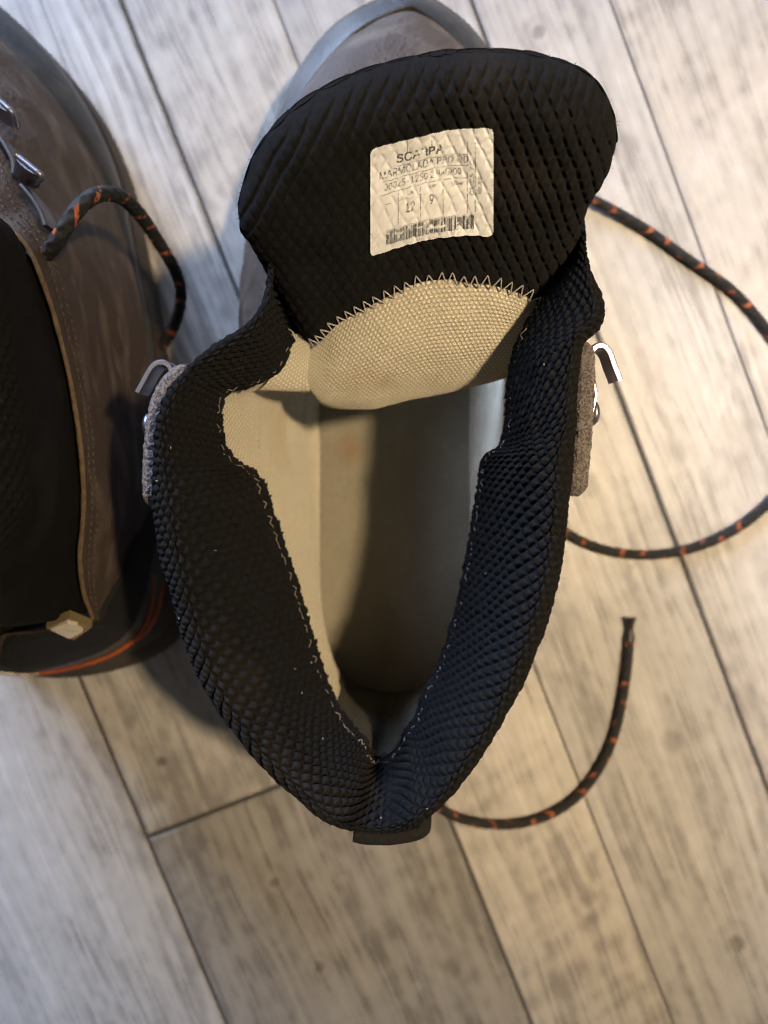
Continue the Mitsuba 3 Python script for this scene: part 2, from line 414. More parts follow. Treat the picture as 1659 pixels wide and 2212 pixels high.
def lower_boot(key, fr, med, lat, top_med, top_lat, flare, N=260, stripe=True):
    """fr: frame. med, lat: half outlines heel->toe in local (x,y). top_*: half toplines heel->throat in local (x,y,z)."""
    hm, hl = half_frames(med, N // 2 + 1), half_frames(lat, N // 2 + 1)
    loop = np.vstack([hm, hl[::-1][1:-1]])
    kl = np.exp(-0.5 * (np.arange(-8, 9) / 3.5) ** 2); kl /= kl.sum()
    loop = sum(w * np.roll(loop, d - 8, 0) for d, w in enumerate(kl))
    loop3 = np.c_[loop, np.zeros(len(loop))]
    n = len(loop3)
    y = loop3[:, 1]
    rear = 1 - np.clip((y - 0.02) / 0.10, 0, 1); rear = rear * rear * (3 - 2 * rear)
    toe_ = np.clip((y - .225) / .05, 0, 1)
    q_ = np.clip((y - .165) / .085, 0, 1)
    low = (1 - q_ * q_ * (3 - 2 * q_)) * (1 - rear)              # the rand is low along the sides, tall round the toe
    def ring(d_rear, d_front, z_rear, z_front, d_toe=0.0, sq=False):
        k_ = 1 - .80 * low if sq else 1.0
        r = inset(loop3, (rear * d_rear + (1 - rear) * d_front) * k_ + toe_ * d_toe)
        r[:, 2] = rear * z_rear + (1 - rear) * z_front
        if sq:
            r[:, 2] = r[:, 2] * k_ + .0225 * (1 - k_)
        return r
    def sheet(rings, name, m, cap_top=False, cap_bot=False, smooth=40):
        P = np.stack(rings, 1)
        V = fr.world(P).reshape(-1, 3); k = len(rings)
        f = grid_faces(n, k, closed=True)
        cs = []
        for on, j, s in ((cap_bot, 0, 1), (cap_top, k - 1, -1)):
            if on:
                c = fr.world(np.r_[loop[:, 0].mean(), loop[:, 1].mean(), rings[j][:, 2].mean()][None])
                V = np.vstack([V, c]); i = np.arange(n)
                cs.append(np.stack([np.full(n, len(V) - 1), i * k + j, ((i + 1) % n) * k + j], 1)[:, ::s])
        if cs:
            f = np.vstack([f] + cs)
        put(f'{key}__{name}', (V, f), m, smooth=smooth)
    wob = 1 + 0.0
    sheet([ring(.003, .003, 0, .001), ring(0, 0, .002, .003), ring(0, 0, .008, .012), ring(flare * .25, .0008, .012, .016), ring(flare * .55, .001, .0145, .018)], 'outsole', 'm_outsole', cap_bot=True, smooth=35)
    sheet([ring(flare * .50, .0015, .0135, .017), ring(flare * .62, .0015, .0190, .019), ring(flare, .002, .031, .0225), ring(flare * 1.06, .004, .0325, .0235)], 'midsole', 'm_outsole', smooth=50)
    # rand
    sheet([ring(flare * .98, .002, .031, .0215, sq=True), ring(flare * .90, .0010, .036, .0275, sq=True), ring(flare * .95, .0022, .044, .036, sq=True), ring(flare * 1.15, .0050, .050, .043, .0025, sq=True), ring(flare * 1.28, .0085, .0535, .0480, .0055, sq=True), ring(flare * 1.34, .0095, .0538, .0478, .0055, sq=True), ring(flare * 1.36, .0110, .051, .045, .0055, sq=True)], 'rubber_rand', 'm_rubber', smooth=60)
    if stripe:
        for z, d, nm, rr in ((.0315, flare * .93, 'midsole__stripe', .0016), (.0430, flare * .90, 'midsole__stripe_001', .0008)):
            r = inset(loop3, np.full(n, d)); r[:, 2] = z
            sel = np.where(y < .055)[0]
            order = np.r_[sel[sel >= n // 2], sel[sel < n // 2]]
            put(f'{key}__{nm}', tube(fr.world(r[order]), rr, 8)[:2], 'm_orange')
    # upper
    tm, tl = half_frames(top_med, N // 2 + 1), half_frames(top_lat, N // 2 + 1)
    top = np.vstack([tm, tl[::-1][1:-1]])
    base = ring(flare * 1.22, .0078, .047, .0405, .005, sq=True)
    m = 40
    s = np.linspace(0, 1, m)
    toe = np.clip((y - .19) / .06, 0, 1)
    ctl = base * .72 + top * .28
    ctl[:, :2] = base[:, :2] * .90 + top[:, :2] * .10
    ctl[:, 2] = base[:, 2] * (.45 - .25 * toe) + top[:, 2] * (.55 + .25 * toe)
    P = ((1 - s) ** 2)[None, :, None] * base[:, None] + (2 * s * (1 - s))[None, :, None] * ctl[:, None] + (s ** 2)[None, :, None] * top[:, None]
    kk = np.exp(-0.5 * (np.arange(-12, 13) / 5.0) ** 2); kk /= kk.sum()
    Psm = sum(w * np.roll(P, d - 12, 0) for d, w in enumerate(kk))
    wt = (np.clip((y - .17) / .05, 0, 1)[:, None] * np.clip(s / .15, 0, 1)[None] * np.clip((1 - s) / .1, 0, 1)[None])[..., None]
    P = P * (1 - wt) + Psm * wt
    Pw = fr.world(P)
    nn = grid_normals(Pw, True)
    crease = (meshkit.fbm(Pw * np.array([45, 70, 45.0]), 3, 3) - .5) * .004 * np.sin(np.pi * s)[None, :] ** .7
    Pw = Pw + nn * crease[..., None]
    put(f'{key}__upper', (Pw.reshape(-1, 3), grid_faces(n, m, True)), 'm_nubuck')
    # folded-over cut edge of the leather
    e = fr.world(top)
    return e, Pw, loop3, base, n

# ------------------------------------------------------------------ the open boot: collar data (survey pixels)
#          O (outer)      I (stitched edge)   J (insole)    zO    zR    zI
ST = [
 ((583, 560), (640, 735), (700, 640), .134, .146, .124),
 ((577, 640), (622, 760), (690, 720), .136, .148, .125),
 ((545, 695), (610, 797), (690, 780), .137, .150, .127),
 ((480, 742), (550, 832), (690, 840), .138, .152, .130),
 ((410, 803), (487, 857), (690, 890), .139, .153, .132),
 ((365, 860), (481, 905), (690, 930), .140, .154, .130),
 ((343, 930), (488, 962), (690, 970), .140, .155, .126),
 ((335, 1000), (522, 1003), (690, 1020), .140, .155, .122),
 ((333, 1080), (560, 1025), (690, 1060), .140, .156, .118),
 ((345, 1180), (598, 1125), (690, 1130), .140, .156, .113),
 ((370, 1280), (640, 1245), (690, 1230), .140, .156, .111),
 ((400, 1380), (672, 1350), (695, 1310), .141, .156, .110),
 ((440, 1470), (700, 1445), (705, 1380), .142, .156, .111),
 ((490, 1550), (728, 1510), (720, 1430), .143, .156, .114),
 ((545, 1620), (757, 1560), (745, 1460), .144, .156, .117),
 ((620, 1700), (785, 1586), (775, 1485), .145, .156, .120),
 ((700, 1765), (800, 1618), (815, 1495), .145, .155, .122),
 ((760, 1790), (813, 1634), (838, 1498), .145, .150, .114),
 ((815, 1797), (838, 1628), (852, 1498), .145, .149, .110),
 ((860, 1793), (862, 1602), (870, 1497), .145, .152, .114),
 ((905, 1770), (878, 1566), (905, 1490), .145, .156, .120),
 ((960, 1725), (892, 1550), (930, 1470), .145, .156, .118),
 ((1015, 1660), (910, 1492), (960, 1440), .144, .156, .116),
 ((1070, 1580), (942, 1435), (985, 1400), .144, .156, .114),
 ((1120, 1490), (965, 1370), (1000, 1350), .143, .156, .112),
 ((1165, 1380), (988, 1295), (1012, 1280), .142, .156, .111),
 ((1200, 1270), (1005, 1205), (1015, 1210), .141, .156, .111),
 ((1220, 1170), (1020, 1120), (1015, 1130), .140, .156, .112),
 ((1228, 1080), (1031, 1040), (1015, 1060), .140, .156, .115),
 ((1235, 980), (1040, 990), (1015, 1000), .140, .156, .120),
 ((1240, 900), (1080, 962), (1015, 960), .140, .156, .126),
 ((1243, 830), (1092, 900), (1015, 900), .140, .156, .129),
 ((1248, 775), (1096, 830), (1015, 830), .140, .156, .130),
 ((1256, 737), (1106, 775), (1012, 770), .140, .156, .130),
 ((1288, 718), (1114, 745), (1010, 735), .138, .156, .130),
 ((1300, 682), (1127, 712), (1008, 710), .138, .155, .130),
 ((1287, 636), (1141, 688), (1005, 690), .138, .153, .130),
 ((1267, 597), (1156, 665), (1003, 670), .138, .152, .130),
 ((1259, 545), (1178, 640), (1000, 640), .134, .145, .128),
 ((1254, 505), (1205, 590), (1000, 615), .127, .137, .123),
 ((1246, 465), (1215, 545), (1000, 590), .118, .127, .115),
 ((1232, 430), (1210, 505), (1000, 570), .110, .118, .107),
]
def collar_ctrl(xs=1.0):
    rows = []
    for O, I, J, zo, zr, zi in ST:
        o, i = W(*O, zo), W(*I, zi)
        o[0] *= xs; i[0] *= xs
        din = (i - o)[:2]; L = np.linalg.norm(din); din = din / L
        w0 = np.r_[o[:2] + din * .0045, .088]
        w1 = np.r_[o[:2] + din * .0010, zo - .022]
        r = np.r_[o[:2] + din * min(.0085, L * .33), zr]
        mid = np.r_[o[:2] + din * (L * .66), zr * .60 + zi * .40 + .003]
        tuck = i + np.r_[-din * .0022, -.0018]
        rows.append([w0, w1, o, r, mid, i, tuck])
    return np.array(rows)

def fabric_sheet(key, ctrl, n, m, bsdf, amp=.00150, xf=None, flip=False):
    P, s, v = loft(ctrl, n, m)
    N = grid_normals(P)
    Cc = P[:, :, :2].mean((0, 1))
    up = N[:, m // 2, 2].mean()
    if up < 0:
        N = -N
    S, Vv = np.meshgrid(s, v, indexing='ij')
    # pattern fades to smooth cloth on the outer wall
    e = np.linspace(0, 1, m)
    fade = np.clip((e - .46) / .10, 0, 1)[None, :]
    edge = np.clip((1 - e) / .05, 0, 1)[None, :]
    q_ = Vv / v[-1]
    h = scales(S, Vv + .020 * np.clip(q_ - .6, 0, 1) ** 1.5, .0043, .0038, amp, .10) * fade * edge * (1 - .35 * np.clip((q_ - .65) / .3, 0, 1))
    lump = (meshkit.fbm(P * 90, 3, 5) - .5) * .0015 + (meshkit.fbm(P * 700, 2, 9) - .5) * .00035
    ragged = (meshkit.noise(P * 900, 4) - .5) * .0016 * np.clip((e - .90) / .06, 0, 1)[None, :]
    P = P + N * (h + lump)[..., None]
    P[:, :, :2] += ragged[..., None]
    Q = P if xf is None else xf(P)
    f = grid_faces(n, m)
    V = Q.reshape(-1, 3)
    nf = np.cross(V[f[:, 1]] - V[f[:, 0]], V[f[:, 2]] - V[f[:, 0]])
    put(key, (V, f), bsdf)
    return P, N, s, v

B1 = 'hiking_boot'
labels[B1] = {'label': 'brown leather hiking boot in the middle, its black padded collar and tongue pulled wide open', 'category': 'boot', 'group': 'pair of hiking boots'}
CTRL = collar_ctrl()
P, Nn, s_, v_ = fabric_sheet(B1 + '__collar', CTRL, 1700, 290, 'm_black')

# zigzag seam along the collar's inner edge, and along the tongue
def zigzag(base, into, up, pitch, amp, r, jitter=.15):
    L = np.r_[0, np.cumsum(np.linalg.norm(np.diff(base, axis=0), axis=1))]
    k = int(L[-1] / (pitch / 2))
    pts = []
    for i in range(k):
        t = (i + rng.uniform(-jitter, jitter)) * pitch / 2
        b = np.array([np.interp(t, L, base[:, c]) for c in range(3)])
        d = np.array([np.interp(t, L, into[:, c]) for c in range(3)])
        u = np.array([np.interp(t, L, up[:, c]) for c in range(3)])
        a = amp * rng.uniform(.85, 1.1) if i % 2 else 0
        pts.append(b + d * a + u * (r * 1.2 if i % 2 else r * .4))
    pts = np.array(pts)
    # round the turns a little
    fine = []
    for i in range(len(pts) - 1):
        for q in (0.0, .12, .5, .88):
            fine.append(pts[i] * (1 - q) + pts[i + 1] * q)
    fine = np.array(fine)
    fine = np.vstack([fine[:1], (fine[:-2] + 2 * fine[1:-1] + fine[2:]) / 4, fine[-1:]])
    return tube(fine, r, 6)[:2]

j = int(290 * .925)
base = P[:, j] ; into = P[:, j - 6] - P[:, j]; into /= np.linalg.norm(into, axis=1, keepdims=True) + 1e-9
sel = slice(30, 1670)
put(B1 + '__collar__stitching', zigzag(base[sel], into[sel], np.abs(Nn[:, j][sel]), .0030, .0020, .00016, .25), 'm_thread_shadowed')

# lining below the collar
def lining_ctrl():
    rows = []
    for k, (O, I, J, zo, zr, zi) in enumerate(ST):
        i, jj, o = W(*I, zi), W(*J, .030), W(*O, zo)
        din = (i - o)[:2]; din = din / np.linalg.norm(din)
        top = i + np.r_[-din * .0015, .0004]
        out = 0.004 if k > 21 else (-0.0026 if k > 14 else -0.0015)
        a = top * .72 + jj * .28 + np.r_[-din * out, 0]
        b = top * .40 + jj * .60 + np.r_[-din * out * 1.3, 0]
        rows.append([top, a, b, jj, jj + np.r_[din * .004, -.0005]])
    return np.array(rows)
PL, s2, v2 = loft(lining_ctrl(), 420, 110)
NL = grid_normals(PL)
PL = PL + NL * ((meshkit.fbm(PL * np.array([60, 60, 30.0]), 3, 11) - .5) * .0030 * np.sin(np.pi * np.linspace(0, 1, 110))[None])[..., None]
S, Vv = np.meshgrid(s2, v2, indexing='ij')
mat('m_heel_shadow', proc(lambda p, n, uv: mix((0.030, 0.027, 0.021), (0.060, 0.054, 0.042), fbm(p.x * 500, p.y * 500, p.z * 500, 3))), 0.9, 0.15, proc(lambda p, n, uv: knit_h(uv), 1.2e-4), 0.0002)  # heel lining darkened: deep shadow of the boot interior put into the colour
uvL = np.stack([S * .8, Vv], -1)
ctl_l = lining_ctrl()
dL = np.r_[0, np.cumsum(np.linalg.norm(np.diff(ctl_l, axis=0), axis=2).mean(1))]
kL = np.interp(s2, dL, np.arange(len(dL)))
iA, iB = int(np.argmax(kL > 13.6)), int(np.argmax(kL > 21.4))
for nm, sl_, bs in (('lining', slice(0, iA + 1), 'm_cream'), ('lining_001', slice(iB, 420), 'm_cream'), ('darkened_heel_lining', slice(iA - 3, iB + 4), 'm_heel_shadow')):
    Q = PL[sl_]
    if nm == 'darkened_heel_lining':
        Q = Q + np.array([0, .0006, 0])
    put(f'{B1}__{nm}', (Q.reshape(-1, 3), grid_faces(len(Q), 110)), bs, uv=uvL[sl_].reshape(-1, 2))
labels[B1 + '__darkened_heel_lining'] = {'label': 'heel part of the lining, coloured dark for the deep shadow inside'}

# insole
ins = [W(*J, .0300) for _, _, J, *_ in ST]
front = [(.040, .075, .030), (.040, .10, .030), (.030, .135, .030), (.012, .158, .030), (-.008, .152, .030), (-.028, .13, .030), (-.042, .10, .030), (-.044, .07, .030)]
loopi = spline(np.array([np.array(p) for p in ins] + [np.array(p) for p in front]), 300, closed=True)
poly = sg.Polygon(loopi[:, :2]).buffer(.0035).buffer(0)
vi, fi = trimesh.creation.triangulate_polygon(poly, engine='earcut')
mi_ = trimesh.Trimesh(np.c_[vi, np.full(len(vi), .0300)], fi, process=False).subdivide_to_size(.012)
put(B1 + '__insole', mi_, 'm_insole', smooth=False)

# ------------------------------------------------------------------ tongue
P0, P1 = W(950, 609, .133), W(1000, 107, .176)
E1 = np.array([1.0, 0, 0]); E2 = P1 - P0; E2[0] = 0; E2 /= np.linalg.norm(E2); E3 = np.cross(E1, E2)
def on_tongue(px, py, h=0.0):
    d = FWD + E1 * (px - 829.5) / FPX + UPV * (1106 - py) / FPX
    k = ((P0 + E3 * h - EYE) @ E3) / (d @ E3)
    q = EYE + d * k - P0
    return np.array([q @ E1, q @ E2])
TO = [(648, 757), (628, 700), (602, 645), (572, 590), (545, 530), (517, 480), (514, 445), (522, 405), (545, 340), (578, 290), (625, 240), (690, 196), (760, 163), (830, 140), (900, 124), (985, 111), (1060, 109), (1130, 113), (1190, 126), (1240, 143), (1285, 172), (1315, 215), (1330, 262), (1331, 310), (1318, 355), (1298, 395), (1275, 430), (1258, 480), (1240, 560), (1215, 640), (1180, 672),
      (1165, 655), (1110, 622), (1040, 606), (950, 608), (850, 631), (740, 690), (690, 735)]
TOP = [on_tongue(*p, -.0095 + 1.6 * (on_tongue(*p)[0] - .004) ** 2) if 0 < k < 31 else on_tongue(*p) for k, p in enumerate(TO)]
tpoly = sg.Polygon(TOP)
tb = spline(np.array(tpoly.exterior.coords)[:-1], 900, closed=True)
tpoly = sg.Polygon(tb)
stitch_line = sg.LineString([on_tongue(*p) for p in [(640, 765), (690, 735), (740, 690), (850, 631), (950, 608), (1040, 606), (1110, 622), (1165, 655), (1200, 680)]])
rimline = sg.LineString(TOP[:31])
def rim_depth(x, y):
    return shapely.distance(rimline, shapely.points(x, y))
def tongue_height(x, y, pat=1.0):
    d = rim_depth(x, y)
    R = .012
    q = np.clip(1 - d / R, 0, 1)
    h = -.0105 * (1 - np.sqrt(np.clip(1 - q * q, 0, 1)))
    h = h + 1.6 * (x - .004) ** 2 * 1.0
    P3 = np.stack([x, y, 0 * x], -1)
    h = h + (meshkit.fbm(P3 * 60, 2, 21) - .5) * .004
    # two diagonal rib directions
    c, s = math.cos(math.radians(57)), math.sin(math.radians(57))
    r1 = (-s * x + c * y)                                       # across the steep ribs
    c2, s2 = math.cos(math.radians(118)), math.sin(math.radians(118))
    r2 = (-s2 * x + c2 * y)
    wob = (meshkit.fbm(P3 * 120, 2, 31) - .5) * .0012
    a, b = (r1 + wob) / .0028, (r2 - wob) / .0030
    fa, fb = a - np.floor(a), b - np.floor(b)
    ds_ = shapely.distance(stitch_line, shapely.points(x, y))
    pat = pat * np.clip(ds_ / .0055, .12, 1)
    mixr = np.clip((x + .2 * y + .030) / .045, .30, 1)          # lozenges on the right, ribs on the left
    ga = 1 - np.exp(-(np.minimum(fa, 1 - fa) * .0030 / .00040) ** 2); gb = 1 - np.exp(-(np.minimum(fb, 1 - fb) * .0034 / .00040) ** 2)
    hh = ga * (1 - mixr + mixr * gb) * (.85 + .15 * np.sin(np.pi * fa) * np.sin(np.pi * fb))
    tilt = ((fa - .5) * .30 + (fb - .5) * .25 * mixr) * hh - .5
    h = h + pat * .00100 * (hh + tilt) * np.clip(d / .0015, .5, 1) + pat * (meshkit.fbm(P3 * 900, 2, 41) - .5) * .0003
    return h
def tongue_point(x, y, lift=0.0, pat=1.0):
    h = tongue_height(x, y, pat) + lift
    return P0 + x[:, None] * E1 + y[:, None] * E2 + h[:, None] * E3

g = .00042
xmin, ymin, xmax, ymax = tpoly.bounds
gx, gy = np.meshgrid(np.arange(xmin, xmax, g), np.arange(ymin, ymax, g))
gx[::2] += g / 2
pts = np.c_[gx.ravel(), gy.ravel()]
inner = tpoly.buffer(-.00095)
pts = pts[shapely.contains_xy(inner, pts[:, 0], pts[:, 1])]
rings_ = [spline(np.array(tpoly.buffer(-d_).exterior.coords)[:-1], 900, closed=True) for d_ in (.00006, .00018, .00036, .0006)]
pts = np.vstack([tb] + rings_ + [pts])
tri = Delaunay(pts).simplices
cen = pts[tri].mean(1)
tri = tri[shapely.contains_xy(tpoly, cen[:, 0], cen[:, 1])]
fr3 = tongue_point(pts[:, 0], pts[:, 1])
nb = len(tb)
# flip to face +E3
nz = np.cross(fr3[tri[:, 1]] - fr3[tri[:, 0]], fr3[tri[:, 2]] - fr3[tri[:, 0]]) @ E3
tri[nz < 0] = tri[nz < 0][:, ::-1]
# back: coarser mirrored face, joined along the border
ring_mid = fr3[:nb] - E3 * .0020
ip = np.c_[gx[::6, ::6].ravel(), gy[::6, ::6].ravel()]
ip = ip[shapely.contains_xy(tpoly.buffer(-.002), ip[:, 0], ip[:, 1])]
bp = np.vstack([tb, ip]); bt = Delaunay(bp).simplices
cen = bp[bt].mean(1); bt = bt[shapely.contains_xy(tpoly, cen[:, 0], cen[:, 1])]
bd = np.clip(rim_depth(bp[:, 0], bp[:, 1]) / .008, 0, 1)
bz = 1.6 * (bp[:, 0] - .004) ** 2 - .0105 - .005 * np.sqrt(1 - (1 - bd) ** 2)
bk = P0 + bp[:, :1] * E1 + bp[:, 1:] * E2 + bz[:, None] * E3
nz = np.cross(bk[bt[:, 1]] - bk[bt[:, 0]], bk[bt[:, 2]] - bk[bt[:, 0]]) @ E3
bt[nz > 0] = bt[nz > 0][:, ::-1]
o = len(fr3)
i = np.arange(nb); i2 = (i + 1) % nb
wall = np.vstack([np.stack([i, o + i, i2], 1), np.stack([i2, o + i, o + i2], 1)])
put(B1 + '__tongue', (np.vstack([fr3, bk]), np.vstack([tri, bt + o, wall])), 'm_black')

# tongue lining: from the seam down, rounding under
Tl = spline(np.array([P0 + on_tongue(*p)[0] * E1 + on_tongue(*p)[1] * E2 + (1.6 * (on_tongue(*p)[0] - .004) ** 2 - .0004) * E3 for p in [(646, 758), (690, 733), (740, 688), (850, 629), (950, 606), (1040, 604), (1110, 620), (1165, 654), (1195, 680)]]), 12)
Bm = spline(Ws([(676, 846), (693, 876), (728, 884), (790, 886), (900, 858), (1000, 842), (1085, 822), (1125, 806), (1150, 790)], .104), 12)
Bm2 = Bm.copy(); Bm2[:, 2] += .013; Bm2[:, 1] += .001
rows = []
for a in range(12):
    t, b = Tl[a], Bm[a]
    m1 = t * .62 + b * .38 + np.array([0, -.001, .0055]); m2 = t * .25 + b * .75 + np.array([0, -.0015, .0065])
    c = b + np.array([0, .006, -.006]); d = b + np.array([0, .022, -.012])
    rows.append([t, m1, m2, b, c, d])
ctl = np.array(rows)
PT, s3, v3 = loft(ctl, 300, 200)
NT = grid_normals(PT)
PT = PT + NT * ((meshkit.fbm(PT * 80, 2, 17) - .5) * .002)[..., None]
S, Vv = np.meshgrid(s3, v3, indexing='ij')
put(B1 + '__tongue__lining', (PT.reshape(-1, 3), grid_faces(300, 200)), 'm_cream', uv=np.stack([S, Vv * 1.05], -1).reshape(-1, 2))
# seam thread
sl = spline(np.array([[*on_tongue(*p)] for p in [(650, 758), (690, 735), (740, 690), (850, 631), (950, 608), (1040, 606), (1110, 622), (1168, 657)]]), 200)
base = tongue_point(sl[:, 0], sl[:, 1] - .0012, .0004, .3)
tan = np.gradient(sl, axis=0); tan /= np.linalg.norm(tan, axis=1, keepdims=True)
into = np.stack([-tan[:, 1], tan[:, 0]], 1); into3 = into[:, :1] * E1 + into[:, 1:] * E2
up3 = np.repeat(E3[None], len(sl), 0)
put(B1 + '__tongue__stitching', zigzag(base, into3, up3 * 2.2, .0030, .0042, .00020, .12), 'm_thread')

def fibres(base, out, n, lo, hi, r):
    parts = []
    idx = rng.integers(0, len(base), n)
    for i in idx:
        d = out[i] + rng.normal(0, .55, 3); d /= np.linalg.norm(d)
        L = rng.uniform(lo, hi); c = rng.normal(0, .35, 3) * L
        parts.append(tube(np.array([base[i] - d * .0003, base[i] + d * L * .5 + c * .3, base[i] + d * L + c]), r, 3, cap=False)[:2])
    return join(parts)
oo = np.c_[tb - np.array(tpoly.centroid.coords[0])] ; oo /= np.linalg.norm(oo, axis=1, keepdims=True)
ti = np.where(shapely.distance(rimline, shapely.points(tb)) < 1e-4)[0]
put(B1 + '__tongue__fibres', fibres(fr3[ti], oo[ti, :1] * E1 + oo[ti, 1:] * E2 + .3 * E3, 170, .0004, .0009, .00004), 'm_black', smooth=False)
labels[B1 + '__tongue__fibres'] = {'label': 'short loose fibres on the rim of the tongue', 'kind': 'stuff'}
jo = slice(122, 174, 6)
sgn = 1 if (Nn[:, 190, 2]).mean() > 0 else -1
put(B1 + '__collar__fibres', fibres(P[:, jo].reshape(-1, 3), sgn * Nn[:, jo].reshape(-1, 3), 500, .0004, .0010, .00004), 'm_black', smooth=False)
labels[B1 + '__collar__fibres'] = {'label': 'short loose fibres on the padded collar', 'kind': 'stuff'}

# gusset: pale cloth joining tongue and collar on the left
G = np.array([[W(612, 690, .126), W(640, 720, .125), W(668, 745, .120)],
              [W(600, 770, .124), W(640, 775, .122), W(676, 780, .117)],
              [W(585, 815, .123), W(630, 815, .121), W(682, 815, .115)],
              [W(560, 842, .122), W(620, 845, .119), W(690, 842, .112)],
              [W(545, 846, .117), W(620, 849, .113), W(692, 848, .106)]])
PG, s4, v4 = loft(G, 60, 60)
S, Vv = np.meshgrid(s4, v4, indexing='ij')
put(B1 + '__gusset', (PG.reshape(-1, 3), grid_faces(60, 60)), 'm_cream', uv=np.stack([S, Vv], -1).reshape(-1, 2))

# ------------------------------------------------------------------ size label with its print
def label_xy(a, b):
    px = 800 + 265 * a
    top = 315 + (-43 * a - 6 * np.sin(np.pi * a)); bot = 548 - 40 * a - 14 * np.sin(np.pi * a)
    py = top + (bot - top) * b
    d = FWD[None] + (px[:, None] - 829.5) / FPX * E1 + (1106 - py[:, None]) / FPX * UPV
    k = ((P0 - EYE) @ E3) / (d @ E3)
    q = EYE + d * k[:, None] - P0
    return q @ E1, q @ E2
def drape(ab, lift):
    x, y = label_xy(ab[:, 0], ab[:, 1])
    return tongue_point(x, y, lift, .36)
na = 150
aa, bb = np.meshgrid(np.linspace(0, 1, na), np.linspace(0, 1, na), indexing='ij')
# rounded corners: pull the corner points inwards
rc = .035
ax, by = np.minimum(aa, 1 - aa), np.minimum(bb, 1 - bb)
keep = ~((ax < rc) & (by < rc) & ((rc - ax) ** 2 + (rc - by) ** 2 > rc * rc))
lv = drape(np.c_[aa.ravel(), bb.ravel()], .00066)
lf = grid_faces(na, na)
lf = lf[keep.ravel()[lf].all(1)]
nz = np.cross(lv[lf[0, 1]] - lv[lf[0, 0]], lv[lf[0, 2]] - lv[lf[0, 0]]) @ E3
if nz < 0:
    lf = lf[:, ::-1]
put(B1 + '__size_label', (lv, lf), 'm_label')
labels[B1 + '__size_label'] = {'label': 'creased white printed label stuck on the black tongue'}
LW, LH = .0315, .0285                                            # rough size of the label in metres (a, b scale)
def flat_print(items, name):
    """items: (v2 (n,2) in a,b with b downwards, faces)"""
    Vs, Fs, o = [], [], 0
    for v2, f in items:
        m = trimesh.Trimesh(np.c_[v2, np.zeros(len(v2))], f, process=False).subdivide_to_size(.011, max_iter=12)
        Vs.append(np.asarray(m.vertices)[:, :2]); Fs.append(np.asarray(m.faces) + o); o += len(m.vertices)
    V2, Fa = np.vstack(Vs), np.vstack(Fs)
    c = V2[Fa].mean(1)
    wear = meshkit.fbm(np.c_[c * 34, 0 * c[:, 0]], 2, 77)
    Fa = Fa[wear < .66]                                          # print rubbed off in places
    put(f'{B1}__size_label__{name}', (drape(V2, .00084), Fa), 'm_print')
def words(text, a0, a1, base_b, hb, bold=False, slope=0.0, vert=False):
    m = meshkit.text_mesh(text, 1.0, .1, bold)
    v, f = np.asarray(m.vertices), np.asarray(m.faces)
    topf = (v[f][:, :, 2] > .099).all(1)
    f = f[topf]; use = np.unique(f); re = -np.ones(len(v), int); re[use] = np.arange(len(use))
    v, f = v[use][:, :2], re[f]
    w = v[:, 0].max()
    x, y = v[:, 0] / w, v[:, 1]
    if vert:
        return np.c_[base_b - y * hb * -1 * -1, a0 + (a1 - a0) * x], f
    return np.c_[a0 + (a1 - a0) * x, base_b - y * hb + slope * (x - .5)], f
def bar(a0, b0, a1, b1):
    return np.array([[a0, b0], [a1, b0], [a1, b1], [a0, b1]]), np.array([[0, 1, 2], [0, 2, 3]])
flat_print([words('SCARPA', .21, .60, .205, .082, True)], 'lettering')
flat_print([words('MARMOLADA PRO OD', .07, .80, .312, .066)], 'lettering_001')
flat_print([words('00025-1250.2 BAG/00', .11, .74, .420, .060)], 'lettering_002')
flat_print([words('UK', .30, .355, .52, .036), words('cm', .475, .535, .505, .030), words('USM', .66, .75, .515, .036), words('12', .285, .36, .68, .085), words('9', .475, .515, .655, .085)], 'lettering_003')
flat_print([words('Made in', .60, .44, .905, .040, vert=True), words('CE 35 73', .62, .30, .845, .036, vert=True)], 'lettering_004')
lines = [bar(.22, .232, .79, .237), bar(.10, .338, .79, .343), bar(.10, .450, .79, .455), bar(.12, .545, .45, .548), bar(.225, .47, .229, .78), bar(.405, .47, .409, .78), bar(.59, .47, .594, .78), bar(.788, .12, .792, .78), bar(.852, .12, .856, .79), bar(.13, .795, .86, .798), bar(.30, .0, .303, .12), bar(.50, .0, .503, .14)]
flat_print(lines, 'ruling')
x, bars = .13, []
brng = np.random.default_rng(3)
while x < .845:
    w = brng.choice([.0035, .0035, .007, .011]); bars.append(bar(x, .805, min(x + w, .85), .935)); x += w + brng.choice([.0035, .005, .008])
flat_print(bars, 'barcode')

# ------------------------------------------------------------------ lower part of the open boot
fr1 = Frame((.0, -.108, 0), (.0115, .1885, 0), False)
def px_local(fr, pts, z):
    return fr.local(Ws(pts, z))
m_pts = px_local(fr1, [(515, 720), (512, 650), (515, 590), (527, 480), (552, 370), (585, 270), (635, 160), (695, 75), (765, 22), (830, 0)], .030)[:, :2]
med1 = np.vstack([[[0, 0], [-.022, .003], [-.036, .016], [-.042, .045], [-.044, .08], [-.050, .115]], m_pts, [[0, fr1.len]]])
l_pts = px_local(fr1, [(1050, 95), (1010, 45), (940, 6)], .030)[:, :2]
lat1 = np.vstack([[[0, 0], [.022, .003], [.036, .016], [.041, .045], [.042, .08], [.046, .115], [.054, .15], [.058, .185], [.057, .215]], l_pts, [[0, fr1.len]]])
